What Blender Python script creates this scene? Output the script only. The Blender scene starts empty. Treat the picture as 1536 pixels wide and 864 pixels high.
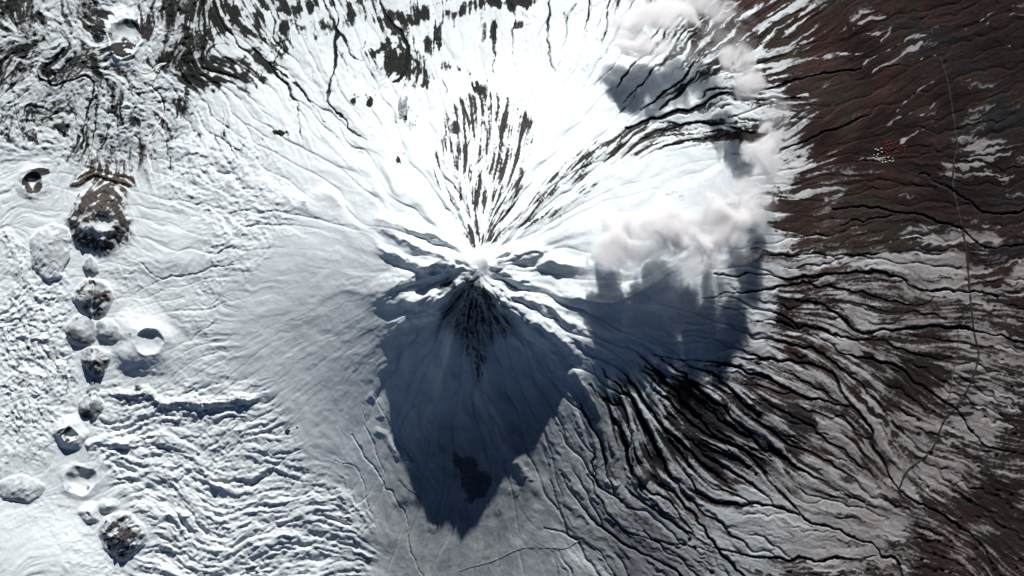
import bpy, math, time
import numpy as np
from mathutils import Vector
T0 = time.time()
def log(*a): print('[%.1fs]' % (time.time() - T0), *a, flush=True)

# ------------------------------------------------------------------ camera, sky, sun, exposure
S = 10.0                                   # metres on the ground per map unit
MW, MH = 1536.0, 864.0                     # mapped area, in map units
sc = bpy.context.scene
col = sc.collection
CAM_Z = 90000.0
cam_d = bpy.data.cameras.new('camera'); cam = bpy.data.objects.new('camera', cam_d); col.objects.link(cam)
cam.location = (0, 0, CAM_Z)
cam_d.sensor_width = 36.0
cam_d.lens = 36.0 * (CAM_Z - 150) / (MW * S)
cam_d.clip_start = 100; cam_d.clip_end = 400000
sc.camera = cam
SUN_EL, SUN_AZ = math.radians(27.0), math.radians(6.7)      # azimuth clockwise from map north (+Y)
sun_dir = Vector((math.sin(SUN_AZ) * math.cos(SUN_EL), math.cos(SUN_AZ) * math.cos(SUN_EL), math.sin(SUN_EL)))
sd = bpy.data.lights.new('sun', 'SUN'); sun = bpy.data.objects.new('sun', sd); col.objects.link(sun)
sd.energy = 5.0; sd.angle = math.radians(0.5); sd.color = (1.0, 0.955, 0.94)
sun.rotation_euler = sun_dir.to_track_quat('Z', 'Y').to_euler(); sun.location = (0, 0, 20000)
w = bpy.data.worlds.new('World'); sc.world = w; w.use_nodes = True
wn = w.node_tree.nodes; wn.clear()
sky = wn.new('ShaderNodeTexSky'); sky.sky_type = 'NISHITA'; sky.sun_disc = False
sky.sun_elevation = SUN_EL; sky.sun_rotation = SUN_AZ; sky.altitude = 3000; sky.air_density = 0.30; sky.dust_density = 0.05; sky.ozone_density = 3.0
bg = wn.new('ShaderNodeBackground'); bg.inputs['Strength'].default_value = 0.05
wo = wn.new('ShaderNodeOutputWorld')
w.node_tree.links.new(sky.outputs[0], bg.inputs[0]); w.node_tree.links.new(bg.outputs[0], wo.inputs[0])
sc.view_settings.view_transform = 'Standard'; sc.view_settings.look = 'None'
sc.view_settings.exposure = 0.27; sc.view_settings.gamma = 1.0
sc.render.engine = 'CYCLES'
cy = sc.cycles
cy.max_bounces = 12; cy.diffuse_bounces = 1; cy.glossy_bounces = 1; cy.volume_bounces = 10; cy.transparent_max_bounces = 16
cy.volume_max_steps = 256; cy.use_denoising = True; cy.denoiser = 'OPENIMAGEDENOISE'

# ------------------------------------------------------------------ the map grid
DX = 1.35
gx = np.arange(-70, MW + 70.01, DX); gy = np.arange(-60, MH + 60.01, DX)
NX, NY = len(gx), len(gy)
X, Y = np.meshgrid(gx.astype(np.float32), gy.astype(np.float32))
rng = np.random.default_rng(7)

def smooth(a, lo, hi):
    t = np.clip((a - lo) / (hi - lo), 0, 1); return t * t * (3 - 2 * t)
def _wm(coords, scale, n, off):
    u = coords / scale + off + 2
    i = np.floor(u).astype(int); f = u - i
    M = np.zeros((len(coords), n))
    ws = [(1 - f) ** 3 / 6, (3 * f ** 3 - 6 * f ** 2 + 4) / 6, (-3 * f ** 3 + 3 * f ** 2 + 3 * f + 1) / 6, f ** 3 / 6]
    r = np.arange(len(coords))
    for k, wv in enumerate(ws): M[r, np.clip(i - 1 + k, 0, n - 1)] += wv
    return M.astype(np.float32)
def vnoise(sx, sy=None):
    """smooth noise of unit spread with features of size sx by sy map units"""
    sy = sy or sx
    nx, ny = int((gx[-1] - gx[0]) / sx) + 7, int((gy[-1] - gy[0]) / sy) + 7
    lat = rng.standard_normal((ny, nx)).astype(np.float32)
    n = _wm(gy - gy[0], sy, ny, rng.random()) @ lat @ _wm(gx - gx[0], sx, nx, rng.random()).T
    return n * 2.2
def fbm(s, octv=4, gain=0.5):
    a, t, n = 1.0, 0.0, 0
    for k in range(octv):
        n = n + a * vnoise(s); t += a * a; a *= gain; s *= 0.5
    return n / math.sqrt(t)
def samp(F, x, y):
    """bilinear lookup of field F at map coordinates"""
    u = np.clip((x - gx[0]) / DX, 0, NX - 1.001); v = np.clip((y - gy[0]) / DX, 0, NY - 1.001)
    i = u.astype(np.int32); j = v.astype(np.int32); u = u - i; v = v - j
    Fr = F.ravel(); b = j * NX + i
    return (Fr[b] * (1 - u) + Fr[b + 1] * u) * (1 - v) + (Fr[b + NX] * (1 - u) + Fr[b + NX + 1] * u) * v
def blur(F, sig):
    k = int(sig / DX * 2.5) + 1
    g = np.exp(-0.5 * (np.arange(-k, k + 1) * DX / sig) ** 2); g /= g.sum()
    for ax in (0, 1):
        P = np.pad(F, [(k, k) if a == ax else (0, 0) for a in (0, 1)], mode='edge')
        O = np.zeros_like(F)
        for q, wv in enumerate(g):
            O += wv * (P[q:q + F.shape[0]] if ax == 0 else P[:, q:q + F.shape[1]])
        F = O
    return F
WX1 = (fbm(60, 3) * 6).astype(np.float32); WY1 = (fbm(60, 3) * 6).astype(np.float32)     # broad wander
WX2 = (fbm(14, 3) * 1.7).astype(np.float32); WY2 = (fbm(14, 3) * 1.7).astype(np.float32) # small wander
XW, YW = X + WX2, Y + WY2
XB, YB = X + WX1 + WX2, Y + WY1 + WY2

def crom(pts, step=7.0):
    p = np.array(pts, float)
    if len(p) < 3:
        n = max(2, int(np.hypot(*(p[-1] - p[0])) / step)); return p[0] + (p[-1] - p[0]) * np.linspace(0, 1, n)[:, None]
    q = np.vstack([2 * p[0] - p[1], p, 2 * p[-1] - p[-2]]); out = []
    for i in range(1, len(q) - 2):
        n = max(2, int(np.hypot(*(q[i + 1] - q[i])) / step))
        t = np.linspace(0, 1, n, endpoint=False)[:, None]
        a, b, c, d = q[i - 1], q[i], q[i + 1], q[i + 2]
        out.append(0.5 * (2 * b + (c - a) * t + (2 * a - 5 * b + 4 * c - d) * t ** 2 + (3 * b - a - 3 * c + d) * t ** 3))
    return np.vstack(out + [p[-1:]])
def box(x0, x1, y0, y1):
    i0, i1 = np.clip(np.searchsorted(gx, (x0, x1)), 0, NX); j0, j1 = np.clip(np.searchsorted(gy, (y0, y1)), 0, NY)
    return (slice(j0, j1), slice(i0, i1))
def line_dist(pts, rad, XX=None, YY=None, closed=False):
    """distance, place along the line (0..1) and tangent for grid points near a polyline"""
    XX = XW if XX is None else XX; YY = YW if YY is None else YY
    p = crom(list(pts) + ([pts[0]] if closed else []))
    m = rad + 14
    sl = box(p[:, 0].min() - m, p[:, 0].max() + m, p[:, 1].min() - m, p[:, 1].max() + m)
    xx, yy = XX[sl], YY[sl]
    best = np.full(xx.shape, 1e9, np.float32); tt = np.zeros_like(best); ax = np.zeros_like(best); ay = np.zeros_like(best)
    sg = np.zeros_like(best)
    L = np.hypot(*(p[1:] - p[:-1]).T); cum = np.concatenate([[0], np.cumsum(L)])
    for k in range(len(p) - 1):
        if L[k] < 1e-6: continue
        ex, ey = (p[k + 1] - p[k]) / L[k]
        dx, dy = xx - p[k, 0], yy - p[k, 1]
        s = np.clip(dx * ex + dy * ey, 0, L[k])
        d = (dx - s * ex) ** 2 + (dy - s * ey) ** 2
        b = d < best
        best[b] = d[b]; tt[b] = ((cum[k] + s) / cum[-1])[b]; ax[b] = ex; ay[b] = ey
        sg[b] = np.sign(dx * ey - dy * ex)[b]
    return sl, np.sqrt(best), tt, ax, ay, sg
def poly(pts, feather, warp=1):
    """soft mask of a polygon (ragged edge when warped)"""
    xx, yy = ((X, Y), (XW, YW), (XB, YB))[warp]
    p = np.array(pts, float); m = feather * 2 + 26
    sl = box(p[:, 0].min() - m, p[:, 0].max() + m, p[:, 1].min() - m, p[:, 1].max() + m)
    x, y = xx[sl], yy[sl]; ins = np.zeros(x.shape, bool); d = np.full(x.shape, 1e9, np.float32)
    for k in range(len(p)):
        (ax, ay), (bx, by) = p[k - 1], p[k]
        if abs(ay - by) > 1e-9: ins ^= ((ay > y) != (by > y)) & (x < (bx - ax) * (y - ay) / (by - ay) + ax)
        L2 = (bx - ax) ** 2 + (by - ay) ** 2 + 1e-9
        s = np.clip(((x - ax) * (bx - ax) + (y - ay) * (by - ay)) / L2, 0, 1)
        d = np.minimum(d, (x - ax - s * (bx - ax)) ** 2 + (y - ay - s * (by - ay)) ** 2)
    d = np.sqrt(d) * np.where(ins, 1, -1)
    M = np.zeros((NY, NX), np.float32); M[sl] = smooth(d, -feather, feather)
    return M
def gauss(cx, cy, rx, ry=None, ang=0, warp=1):
    ry = ry or rx; xx, yy = ((X, Y), (XW, YW), (XB, YB))[warp]
    a = math.radians(ang); dx, dy = xx - cx, yy - cy
    u = dx * math.cos(a) + dy * math.sin(a); v = -dx * math.sin(a) + dy * math.cos(a)
    return np.exp(-0.5 * ((u / rx) ** 2 + (v / ry) ** 2))

# ------------------------------------------------------------------ what lies where (map units)
CX, CY = 715.0, 403.0                      # the summit
# crest lines on the upper cone: (points, half width, height m)
RIDGES = [
 ([(716,420),(742,446),(770,468),(800,483),(845,508),(885,526),(930,560)], 26, 130),
 ([(738,428),(760,440),(790,450),(825,461),(845,476),(870,493),(905,514),(950,540)], 20, 95),
 ([(735,398),(760,408),(790,425),(815,436)], 17, 100),
 ([(738,388),(775,380),(810,385),(850,399),(900,408)], 20, 100),
 ([(830,430),(870,448),(910,455),(940,446),(975,430),(1005,408),(1035,390)], 22, 75),
 ([(712,392),(690,391),(671,393),(634,406),(598,429),(568,448),(540,462)], 26, 92),
 ([(712,418),(692,430),(675,440),(640,449),(600,456),(565,466)], 24, 128),
 ([(672,466),(640,475),(610,483),(587,499),(566,518)], 15, 62),
 ([(668,455),(625,470),(590,482),(560,497)], 12, 40),
 ([(725,440),(742,480),(752,530)], 14, 26), ([(700,440),(690,490),(668,545)], 16, 30), ([(712,450),(712,520),(700,600)], 12, 20),
 ([(655,400),(640,397),(615,387),(587,377),(561,363)], 15, 85),
 ([(690,392),(671,391),(629,371),(599,358),(570,342)], 16, 95),
 ([(702,380),(685,371),(652,354),(587,339),(540,325)], 18, 95),
 ([(860,550),(885,590),(905,640)], 16, 30),
 ([(800,500),(840,545),(875,600)], 18, 30),
]
# stream cuts: (points, half width, depth m, darkness)
GULLIES = [
 ([(990,539),(1038,573),(1082,610),(1119,647),(1156,687)], 7, 34, .8),
 ([(967,550),(1008,587),(1053,632),(1097,673)], 8, 36, .9),
 ([(945,573),(971,610),(1016,661),(1034,699)], 7, 34, .9),
 ([(905,555),(934,587),(967,632),(986,676),(1003,712)], 8, 34, .8),
 ([(885,573),(916,621),(934,661),(948,712),(983,752)], 7, 30, .9),
 ([(1071,550),(1119,550),(1167,576),(1216,595),(1240,602)], 6, 26, .8),
 ([(979,532),(1027,539),(1060,543),(1088,547),(1148,567),(1183,587),(1233,602),(1273,612)], 6, 26, .8),
 ([(1097,587),(1141,628),(1193,661)], 7, 30, .8),
 ([(1067,454),(1138,484),(1193,495),(1238,512)], 5, 18, .6),
 ([(1053,447),(1138,436),(1193,428),(1240,413)], 5, 22, .7),
 ([(1071,415),(1134,413),(1193,420),(1243,410),(1308,407),(1353,415),(1368,427),(1400,440),(1440,436),(1500,446)], 6, 28, .9),
 ([(1208,452),(1248,467),(1273,487),(1293,499),(1343,497),(1418,492),(1458,492),(1493,504),(1545,516)], 7, 32, 1),
 ([(1238,512),(1273,532),(1343,549),(1368,567),(1398,587),(1423,604),(1438,617),(1463,652),(1488,672),(1545,684)], 6, 28, 1),
 ([(1113,537),(1178,542),(1228,552),(1248,562),(1268,597),(1293,622),(1308,647),(1313,672),(1330,705),(1348,737)], 6, 26, .9),
 ([(983,582),(1048,642),(1108,672),(1148,712),(1183,752),(1218,782),(1268,802),(1313,822),(1323,837),(1348,842),(1356,880)], 7, 30, 1),
 ([(1128,672),(1168,682),(1193,704),(1233,722),(1268,742),(1298,752)], 6, 22, .9),
 ([(1003,712),(1038,737),(1078,752),(1128,757),(1178,767),(1218,782)], 6, 24, .9),
 ([(978,712),(1013,742),(1038,772),(1063,802),(1073,822),(1098,847),(1128,875)], 6, 28, .9),
 ([(1068,822),(1143,837),(1218,842),(1313,838)], 6, 22, .9),
 ([(938,732),(978,762),(1018,792),(1048,807),(1068,822)], 5, 22, .8),
 ([(883,712),(913,772),(968,807),(1028,817),(1068,829)], 5, 20, .8),
 ([(843,712),(883,772),(918,802),(968,832),(1008,852),(1040,880)], 4.5, 16, .7),
 ([(1348,737),(1383,757),(1418,777),(1448,797),(1473,817),(1492,860)], 6, 26, 1),
 ([(818,792),(868,807),(898,832),(918,857),(930,880)], 4.5, 16, .7),
 ([(888,677),(893,722),(933,752)], 5, 20, .8),
 ([(1063,135),(1138,132),(1218,117),(1293,102)], 6, 28, .9),
 ([(933,196),(978,181),(1038,163),(1068,146),(1093,145),(1148,150),(1203,145)], 7, 40, 1),
 ([(988,185),(1038,185),(1098,192),(1128,200)], 6, 30, .8),
 ([(1168,225),(1218,210),(1268,187),(1308,170)], 6, 22, .8),
 ([(1248,312),(1308,315),(1368,320),(1408,330),(1443,342),(1458,355),(1488,372),(1545,367)], 6, 30, 1),
 ([(1258,335),(1318,327),(1368,320)], 5, 20, .8),
 ([(1378,260),(1413,275),(1433,285),(1468,310),(1493,320),(1545,315)], 6, 24, 1),
 ([(1158,385),(1243,382),(1318,382)], 5, 20, .8),
 ([(1148,150),(1180,175),(1150,210),(1130,225)], 4, 10, .5),
 ([(960,165),(1000,135),(1035,105),(1075,48)], 6, 30, .8),
 ([(985,168),(1020,140),(1050,110)], 5, 26, .8),
 ([(938,155),(965,125),(985,100)], 5, 26, .8),
 ([(922,135),(940,112),(955,92)], 4, 22, .8),
 # top middle
 ([(500,0),(508,35),(503,80),(500,110),(495,150),(520,185),(550,215)], 4.5, 20, .9),
 ([(485,0),(500,30),(520,65),(530,85),(545,95)], 4.5, 18, .8),
 ([(570,0),(580,25),(590,40),(605,50),(612,75),(608,110),(590,125)], 6, 24, .9),
 ([(548,0),(550,40),(545,80)], 3, 10, .5),
 ([(395,0),(410,25),(413,55),(420,75)], 4, 16, .8),
 ([(380,72),(410,105),(440,140),(450,175),(455,210)], 4, 14, .7),
 ([(400,95),(440,120),(470,160),(490,185)], 3.5, 12, .7),
 ([(305,0),(308,60),(305,95),(315,105),(360,118)], 5, 20, .9),
 ([(318,0),(340,45),(375,85)], 4.5, 16, .8),
 ([(760,0),(773,30),(768,60),(775,110)], 3.5, 14, .7),
 ([(825,0),(822,40),(824,85),(835,110)], 3.5, 16, .8),
 ([(885,0),(878,45)], 3, 14, .8),
 ([(915,0),(908,40),(898,90)], 4, 16, .8),
 ([(740,35),(742,70),(740,110)], 5, 20, .9),
 # top left
 ([(40,80),(20,95),(18,130),(22,170),(25,190),(45,205)], 3, 14, .5),
 ([(65,109),(83,130),(112,115),(132,118),(140,135),(125,200),(120,222)], 4, 22, .8),
 ([(262,135),(272,150),(265,175)], 5, 24, .8),
 ([(180,150),(182,185),(205,205),(215,225)], 3.5, 14, .6),
 ([(36,170),(40,158),(60,158),(85,170),(92,178)], 2.5, 12, .5),
 ([(150,150),(142,190),(135,225)], 3, 14, .5), ([(165,160),(158,200),(150,225)], 3, 12, .5),
 ([(254,215),(255,245),(252,265)], 3, 14, .4),
 ([(330,160),(345,215),(365,260)], 2.5, 9, .4), ([(310,155),(318,190),(335,230)], 2.5, 9, .4),
 ([(252,94),(238,104),(232,122),(229,132),(243,150),(248,168),(240,189),(228,209)], 2.6, 9, .75),
 # left middle and lower left
 ([(210,395),(235,412),(270,415),(320,405),(350,398)], 3, 12, .3),
 ([(20,440),(10,480),(12,540),(5,600)], 3, 12, .2), ([(38,470),(45,530),(40,590),(50,640)], 3, 12, .2),
 ([(65,480),(62,520),(85,550),(75,590)], 3, 13, .2), ([(30,380),(32,420)], 3, 12, .2),
 # apron, lower middle
 ([(550,600),(552,640),(565,680),(580,720),(575,735)], 2.5, 9, .3),
 ([(530,650),(555,690),(590,740),(612,780),(615,820),(628,850),(640,870)], 3, 13, .5),
 ([(505,690),(535,700),(550,745),(560,790)], 2.5, 9, .3),
 ([(600,720),(635,755),(645,790),(640,800)], 2.5, 10, .4),
 ([(565,590),(600,660),(630,700)], 2.5, 6, .1),
]
# hummocky or banded ground takes its grain from these lines (no relief of their own)
GUIDES = [[(200,690),(400,720),(560,790)], [(230,770),(400,775),(560,835)], [(170,640),(300,650),(420,640)],
 [(180,840),(350,850),(560,870)], [(30,430),(40,560),(20,700)], [(85,430),(60,560),(80,640)],
 [(250,-20),(245,100),(228,230)], [(440,-20),(445,60),(500,150),(560,215)], [(60,20),(100,60),(60,110),(20,190)],
 [(150,150),(135,230),(110,280)], [(380,80),(440,140),(480,200)], [(640,-30),(630,60),(620,180)], [(330,-20),(350,60),(400,110)],
 [(870,240),(940,205),(1040,195),(1130,215)], [(860,290),(950,225),(1060,205)], [(800,340),(850,270),(900,215)],
 [(1060,60),(1150,10)], [(1150,320),(1300,315),(1500,330)], [(1150,280),(1300,280),(1450,300)],
 [(900,640),(930,740),(1000,820)], [(760,640),(800,730),(850,800)], [(1180,470),(1300,500),(1440,520)], [(1150,560),(1280,620),(1380,700)],
 [(1330,760),(1440,800),(1540,840)], [(1380,640),(1460,660),(1540,670)], [(1150,860),(1300,850),(1420,864)],
 [(430,640),(500,570),(560,520)]]
# volcanic cones and domes: centre, half widths, height, crater radius, crater depth, bare rock, roughness, label ...
CONES = [
 dict(c=(153,330), grey_tone=0.30, r=(54,58), h=270, k=15, kd=60, ko=(2,2), rock=.80, rough=24, exp=1.15),
 dict(c=(135,402), grey_tone=0.55, r=(14,14), h=76, k=0, kd=0, rock=.2, rough=5, exp=.7, cut=1),
 dict(c=(139,448), grey_tone=0.50, r=(31,29), h=150, k=7, kd=20, ko=(-2,-20), rock=.62, rough=20, exp=.7, cut=1),
 dict(c=(121,498), grey_tone=0.60, r=(23,24), h=98, k=0, kd=0, rock=.34, rough=9, exp=.6),
 dict(c=(160,495), grey_tone=0.50, r=(20,19), h=84, k=0, kd=0, rock=.30, rough=8, exp=.6),
 dict(c=(144,541), grey_tone=0.60, r=(21,23), h=150, k=6, kd=25, ko=(3,6), rock=.66, rough=16, exp=.8),
 dict(c=(138,580), grey_tone=0.55, r=(11,12), h=58, k=0, kd=0, rock=.3, rough=4, exp=.7, cut=1),
 dict(c=(134,608), grey_tone=0.62, r=(20,21), h=105, k=0, kd=0, rock=.38, rough=9, exp=.55, cut=1),
 dict(c=(104,652), kr=.4, r=(26,26), h=145, k=11, kd=80, ko=(0,0), rock=.1, rough=7, exp=1.0),
 dict(c=(118,722), kr=.25, r=(36,30), h=70, k=23, kd=80, ko=(-2,0), rock=.15, rough=5, exp=1.0),
 dict(c=(133,768), r=(18,17), h=85, k=4, kd=20, ko=(-4,3), rock=.15, rough=7, exp=.9),
 dict(c=(162,757), r=(17,12), h=60, k=0, kd=0, rock=.1, rough=6, exp=.9),
 dict(c=(182,802), grey_tone=0.38, r=(37,36), h=165, k=0, kd=0, rock=.60, rough=34, exp=.7),
 dict(c=(47,275), kr=.75, r=(29,28), h=72, k=15.5, kd=80, ko=(0,0), rock=.35, rough=5, exp=1.0),
 dict(c=(76,376), grey_tone=0.32, r=(31,41), h=80, k=0, kd=0, rock=.16, rough=13, exp=.30),
 dict(c=(30,733), grey_tone=0.35, r=(34,21), h=75, k=0, kd=0, rock=.3, rough=11, exp=.5),
 dict(c=(224,508), r=(66,62), h=215, k=20, kd=48, ko=(2,7), kr=.0, rock=0, rough=2, exp=1.35),
 dict(c=(188,56), kr=.3, r=(49,50), h=135, k=28, kd=95, ko=(0,-6), rock=.12, rough=6, exp=1.0),
 dict(c=(959,712), r=(16,19), h=85, k=0, kd=0, rock=.35, rough=5, exp=.9),
 dict(c=(44,205), r=(14,18), h=45, k=6, kd=40, ko=(0,4), rock=.7, rough=9, exp=.8),
 dict(c=(22,640), r=(1,1), h=0, k=0, kd=0, rock=0, rough=0, exp=1),
]
CONES = [c for c in CONES if c['h'] > 0]

# ------------------------------------------------------------------ grain field (flow direction) and streak noise
log('grid', NX, NY)
RX, RY = X - CX, Y - CY
R = np.hypot(RX, RY) + 1e-3
TH = np.arctan2(RY, RX)
c2, s2 = np.cos(2 * TH) * 0.55, np.sin(2 * TH) * 0.55
for pts in [g[0] for g in GULLIES] + [r[0] for r in RIDGES] + GUIDES:
    sl, d, t, ax, ay, sg = line_dist(pts, 70)
    wgt = 1.6 * np.exp(-0.5 * (d / 26) ** 2) * smooth(R[sl], 30, 130)
    c2[sl] += wgt * (ax * ax - ay * ay); s2[sl] += wgt * 2 * ax * ay
curl = fbm(55, 3)
mess = np.clip(smooth(560 - X + 0.25 * (Y - 430), 0, 330), 0, 1)        # the left half has wandering grain
calm = poly([(340,400),(430,330),(560,310),(690,390),(600,470),(560,600),(620,700),(560,760),(480,700),(400,620),(350,520)], 40, 2)
PH = 0.5 * np.arctan2(s2, c2) + curl * (0.10 + 0.42 * mess * (1 - .85 * calm))
VX, VY = np.cos(PH), np.sin(PH)
flip = np.sign(VX * RX + VY * RY); flip[flip == 0] = 1
VX = (VX * flip).astype(np.float32); VY = (VY * flip).astype(np.float32)
def wn_(): return rng.standard_normal((NY, NX)).astype(np.float32)
N1 = blur(wn_(), .85); N1 /= N1.std()
N2 = blur(wn_(), 1.5); N2 /= N2.std()
N3 = blur(wn_(), 2.9); N3 /= N3.std()
N4 = vnoise(13.0); N4 = N4 / N4.std()
SRC = (N1, N2, N3, N4)
STK = [q.copy() for q in SRC]; LEN = [16, 24, 40, 44]
vi = np.stack([VX, VY], -1).reshape(-1, 2)
for sgn in (1, -1):
    px = np.tile(np.arange(NX, dtype=np.float32), NY); py = np.repeat(np.arange(NY, dtype=np.float32), NX)
    for k in range(1, 45):
        ii = np.clip(py + .5, 0, NY - 1).astype(np.int32) * NX + np.clip(px + .5, 0, NX - 1).astype(np.int32)
        v = vi[ii]
        px += sgn * v[:, 0] * 1.15; py += sgn * v[:, 1] * 1.15
        ii = np.clip(py + .5, 0, NY - 1).astype(np.int32) * NX + np.clip(px + .5, 0, NX - 1).astype(np.int32)
        for q, (src, L) in enumerate(zip(SRC, LEN)):
            if k <= L: STK[q] += (src.ravel()[ii] * (0.5 + 0.5 * math.cos(math.pi * k / (L + 1)))).reshape(NY, NX)
F1, F2, F3, F4 = [(s - s.mean()) / s.std() for s in STK]
jx, jy = vnoise(5.0) * 1.3 + WX2 * .8, vnoise(5.0) * 1.3 + WY2 * .8
F1u, F2u, F3u = F1, F2, F3
ZCu = np.exp(-(F3u / .30) ** 2); ZBu = np.exp(-(F2u / .32) ** 2)
F1, F2, F3, F4 = [samp(q, X + jx, Y + jy) for q in (F1, F2, F3, F4)]
ZB = np.exp(-(F2 / .30) ** 2); ZC = np.exp(-(F3 / .24) ** 2); ZD = np.exp(-(F4 / .20) ** 2)   # thin runnels where the grain changes sign
log('streaks')

# ------------------------------------------------------------------ zones
Z = {}
Z['gully_land'] = poly([(880,540),(1000,500),(1130,420),(1150,380),(1700,380),(1700,1000),(860,1000),(840,700)], 40, 2)
Z['brown'] = poly([(1000,-90),(1060,40),(1125,110),(1165,170),(1160,240),(1140,300),(1155,350),(1180,392),(1350,390),(1700,400),(1700,-90)], 95, 2)
Z['brown_low'] = poly([(1460,400),(1500,560),(1440,640),(1400,720),(1280,770),(1320,830),(1150,880),(1150,1000),(1700,1000),(1700,400)], 95, 2)
Z['streak_snow'] = poly([(1130,395),(1180,370),(1330,385),(1450,430),(1480,520),(1430,640),(1340,740),(1230,760),(1080,880),(900,760),(1000,540),(1110,520)], 60, 2)
Z['far_dark'] = smooth(X, 1250, 1560)  # darker toward the right edge: bare land plus painted lens falloff
Z['hummock'] = np.maximum.reduce([poly([(250,190),(330,190),(420,250),(440,300),(420,350),(370,430),(320,400),(290,330),(240,290)], 18, 2),
    poly([(0,330),(100,420),(110,640),(60,700),(0,700)], 14, 2), poly([(180,390),(330,410),(340,560),(230,590),(180,560)], 20, 2) * .35])
Z['wave'] = poly([(150,580),(390,575),(420,640),(485,712),(553,745),(552,930),(180,930),(230,800),(150,690)], 20, 2)
Z['top_left'] = poly([(-90,-90),(300,-90),(310,120),(260,220),(220,260),(100,260),(60,220),(-90,230)], 30, 2)
Z['top_patch'] = poly([(230,-90),(790,-90),(760,40),(740,120),(640,130),(560,105),(430,70),(390,140),(270,150),(245,80)], 25, 2)
Z['diag'] = poly([(370,60),(520,60),(640,110),(640,210),(560,230),(470,230),(320,250),(270,170)], 25, 2)
Z['ne'] = poly([(760,-90),(1010,-90),(1120,20),(1180,140),(1150,235),(1060,215),(960,205),(915,160),(830,110),(760,60)], 25, 2)
Z['fan'] = poly([(715,378),(672,330),(648,250),(665,180),(690,150),(730,130),(760,150),(800,180),(790,260),(770,320),(740,360)], 10, 1)
Z['fan2'] = poly([(745,365),(790,300),(830,260),(880,215),(960,190),(1080,180),(1090,215),(980,230),(890,250),(880,290),(840,330)], 12, 1)
Z['smooth'] = poly([(340,400),(430,340),(560,330),(690,390),(600,470),(560,600),(620,700),(560,760),(480,700),(400,620),(350,520)], 30, 2)
Z['lower_dark'] = poly([(870,600),(950,545),(1060,575),(1200,630),(1180,700),(1060,735),(930,700),(880,680)], 34, 2)
Z['low_grey'] = poly([(550,740),(640,640),(760,560),(900,600),(1000,800),(1060,930),(540,930)], 60, 2)
Z['shadow_rock'] = poly([(681,685),(690,682),(701,686),(712,699),(727,701),(737,708),(738,722),(727,736),(714,748),(706,752),(700,743),(695,731),(687,717),(680,702)], 9, 2)
Z['white_side'] = poly([(770,330),(900,300),(1000,240),(1120,240),(1150,340),(1060,400),(1120,480),(1050,540),(960,530),(900,480),(800,430)], 25, 2)
Z['left'] = smooth(370 - X + .12 * (Y - 430), 0, 60) * (1 - gauss(224, 515, 60, 50) * .9) * (1 - .6 * gauss(260, 345, 50, 70)) * (1 - gauss(30, 800, 70, 40) * .7)
for c in CONES:
    Z['left'] = Z['left'] * (1 - .75 * np.exp(-(((X - c['c'][0]) / (c['r'][0] * 1.25)) ** 2 + ((Y - c['c'][1]) / (c['r'][1] * 1.25)) ** 2) ** 2))
log('zones')

# ------------------------------------------------------------------ height in metres
RN = R * (1 + 0.035 * np.sin(3 * TH + 1) + 0.05 * np.cos(TH - 1.2))
prof_r = [0, 12, 50, 100, 150, 200, 250, 300, 350, 400, 500, 600, 700, 850, 1100]
prof_h = [2310, 2250, 2005, 1715, 1450, 1180, 940, 735, 560, 405, 175, 40, -60, -150, -230]
tab_r = np.linspace(0, 1100, 1101); tab = np.interp(tab_r, prof_r, prof_h)
kk = np.exp(-0.5 * (np.arange(-40, 41) / 16.0) ** 2); kk /= kk.sum()
tab_s = np.convolve(np.pad(tab, 40, mode='edge'), kk, 'valid')
tab = tab * np.exp(-(tab_r / 18) ** 2) + tab_s * (1 - np.exp(-(tab_r / 18) ** 2))
H = np.interp(RN, tab_r, tab).astype(np.float32)
near = np.exp(-(R / 260) ** 2); coneamp = smooth(R, 10, 60) * np.exp(-(R / 380) ** 2)
# radial ribs of the cone: noise that only turns with the compass bearing, fading outward
rib = np.zeros_like(H)
for n_, a_ in ((9, 24), (17, 22), (31, 15), (53, 8)):
    ph = rng.random(3) * 6.28
    rib += a_ * (np.sin(n_ * (TH + curl * .06) + ph[0]) * np.sin((n_ * 0.37 // 1) * TH + ph[1]))
H += rib * coneamp * (1 - .75 * Z['smooth'])
Z['gl_soft'] = blur(Z['gully_land'], 20) * (1 - .5 * smooth(X, 1080, 1330))
comb = .35 + .9 * smooth(fbm(90, 3), -1, 1.2)
H += F3 * (0.8 + 8 * Z['gl_soft'] + 8 * Z['lower_dark'] + 4.5 * Z['wave'] + 5 * Z['top_left'] + 1.8 * Z['brown'] + 5 * Z['ne'] + 7 * Z['fan'] + 6 * Z['fan2'] + 3 * coneamp) * (1 - .5 * Z['low_grey']) * (1 - .75 * Z['smooth']) * (1 - .6 * Z['white_side']) * comb
H += F2 * (0.6 + 3.4 * Z['gl_soft'] + 4 * Z['lower_dark'] + 3.4 * Z['wave'] + 2.6 * Z['top_left'] + 1.0 * Z['brown'] + 2.5 * Z['ne'] + 2 * Z['diag'] + 3 * Z['fan'] + 3 * Z['fan2'] + 1.5 * Z['hummock'] + 1.5 * coneamp) * (1 - .6 * Z['smooth']) * (1 - .5 * Z['white_side'])
H += F1 * (0.25 + 1.5 * Z['gl_soft'] + 1.6 * Z['wave'] + 1.4 * Z['top_left'] + 1.4 * Z['hummock'] + .9 * Z['brown'] + 1.2 * Z['fan'] + 1.2 * Z['fan2']) * (1 - .5 * Z['low_grey'])
H += Z['lower_dark'] * (7 * F3u + 5 * F2u + 1.5 * F1u)
H += F4 * (8 * Z['gl_soft'] + 4 * Z['wave'] + 1 * Z['brown'])
bare_lo = smooth(fbm(75, 3) + .4 * F4, -.7, 1.0)               # where runnels crowd together, and where the fields lie smooth
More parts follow.
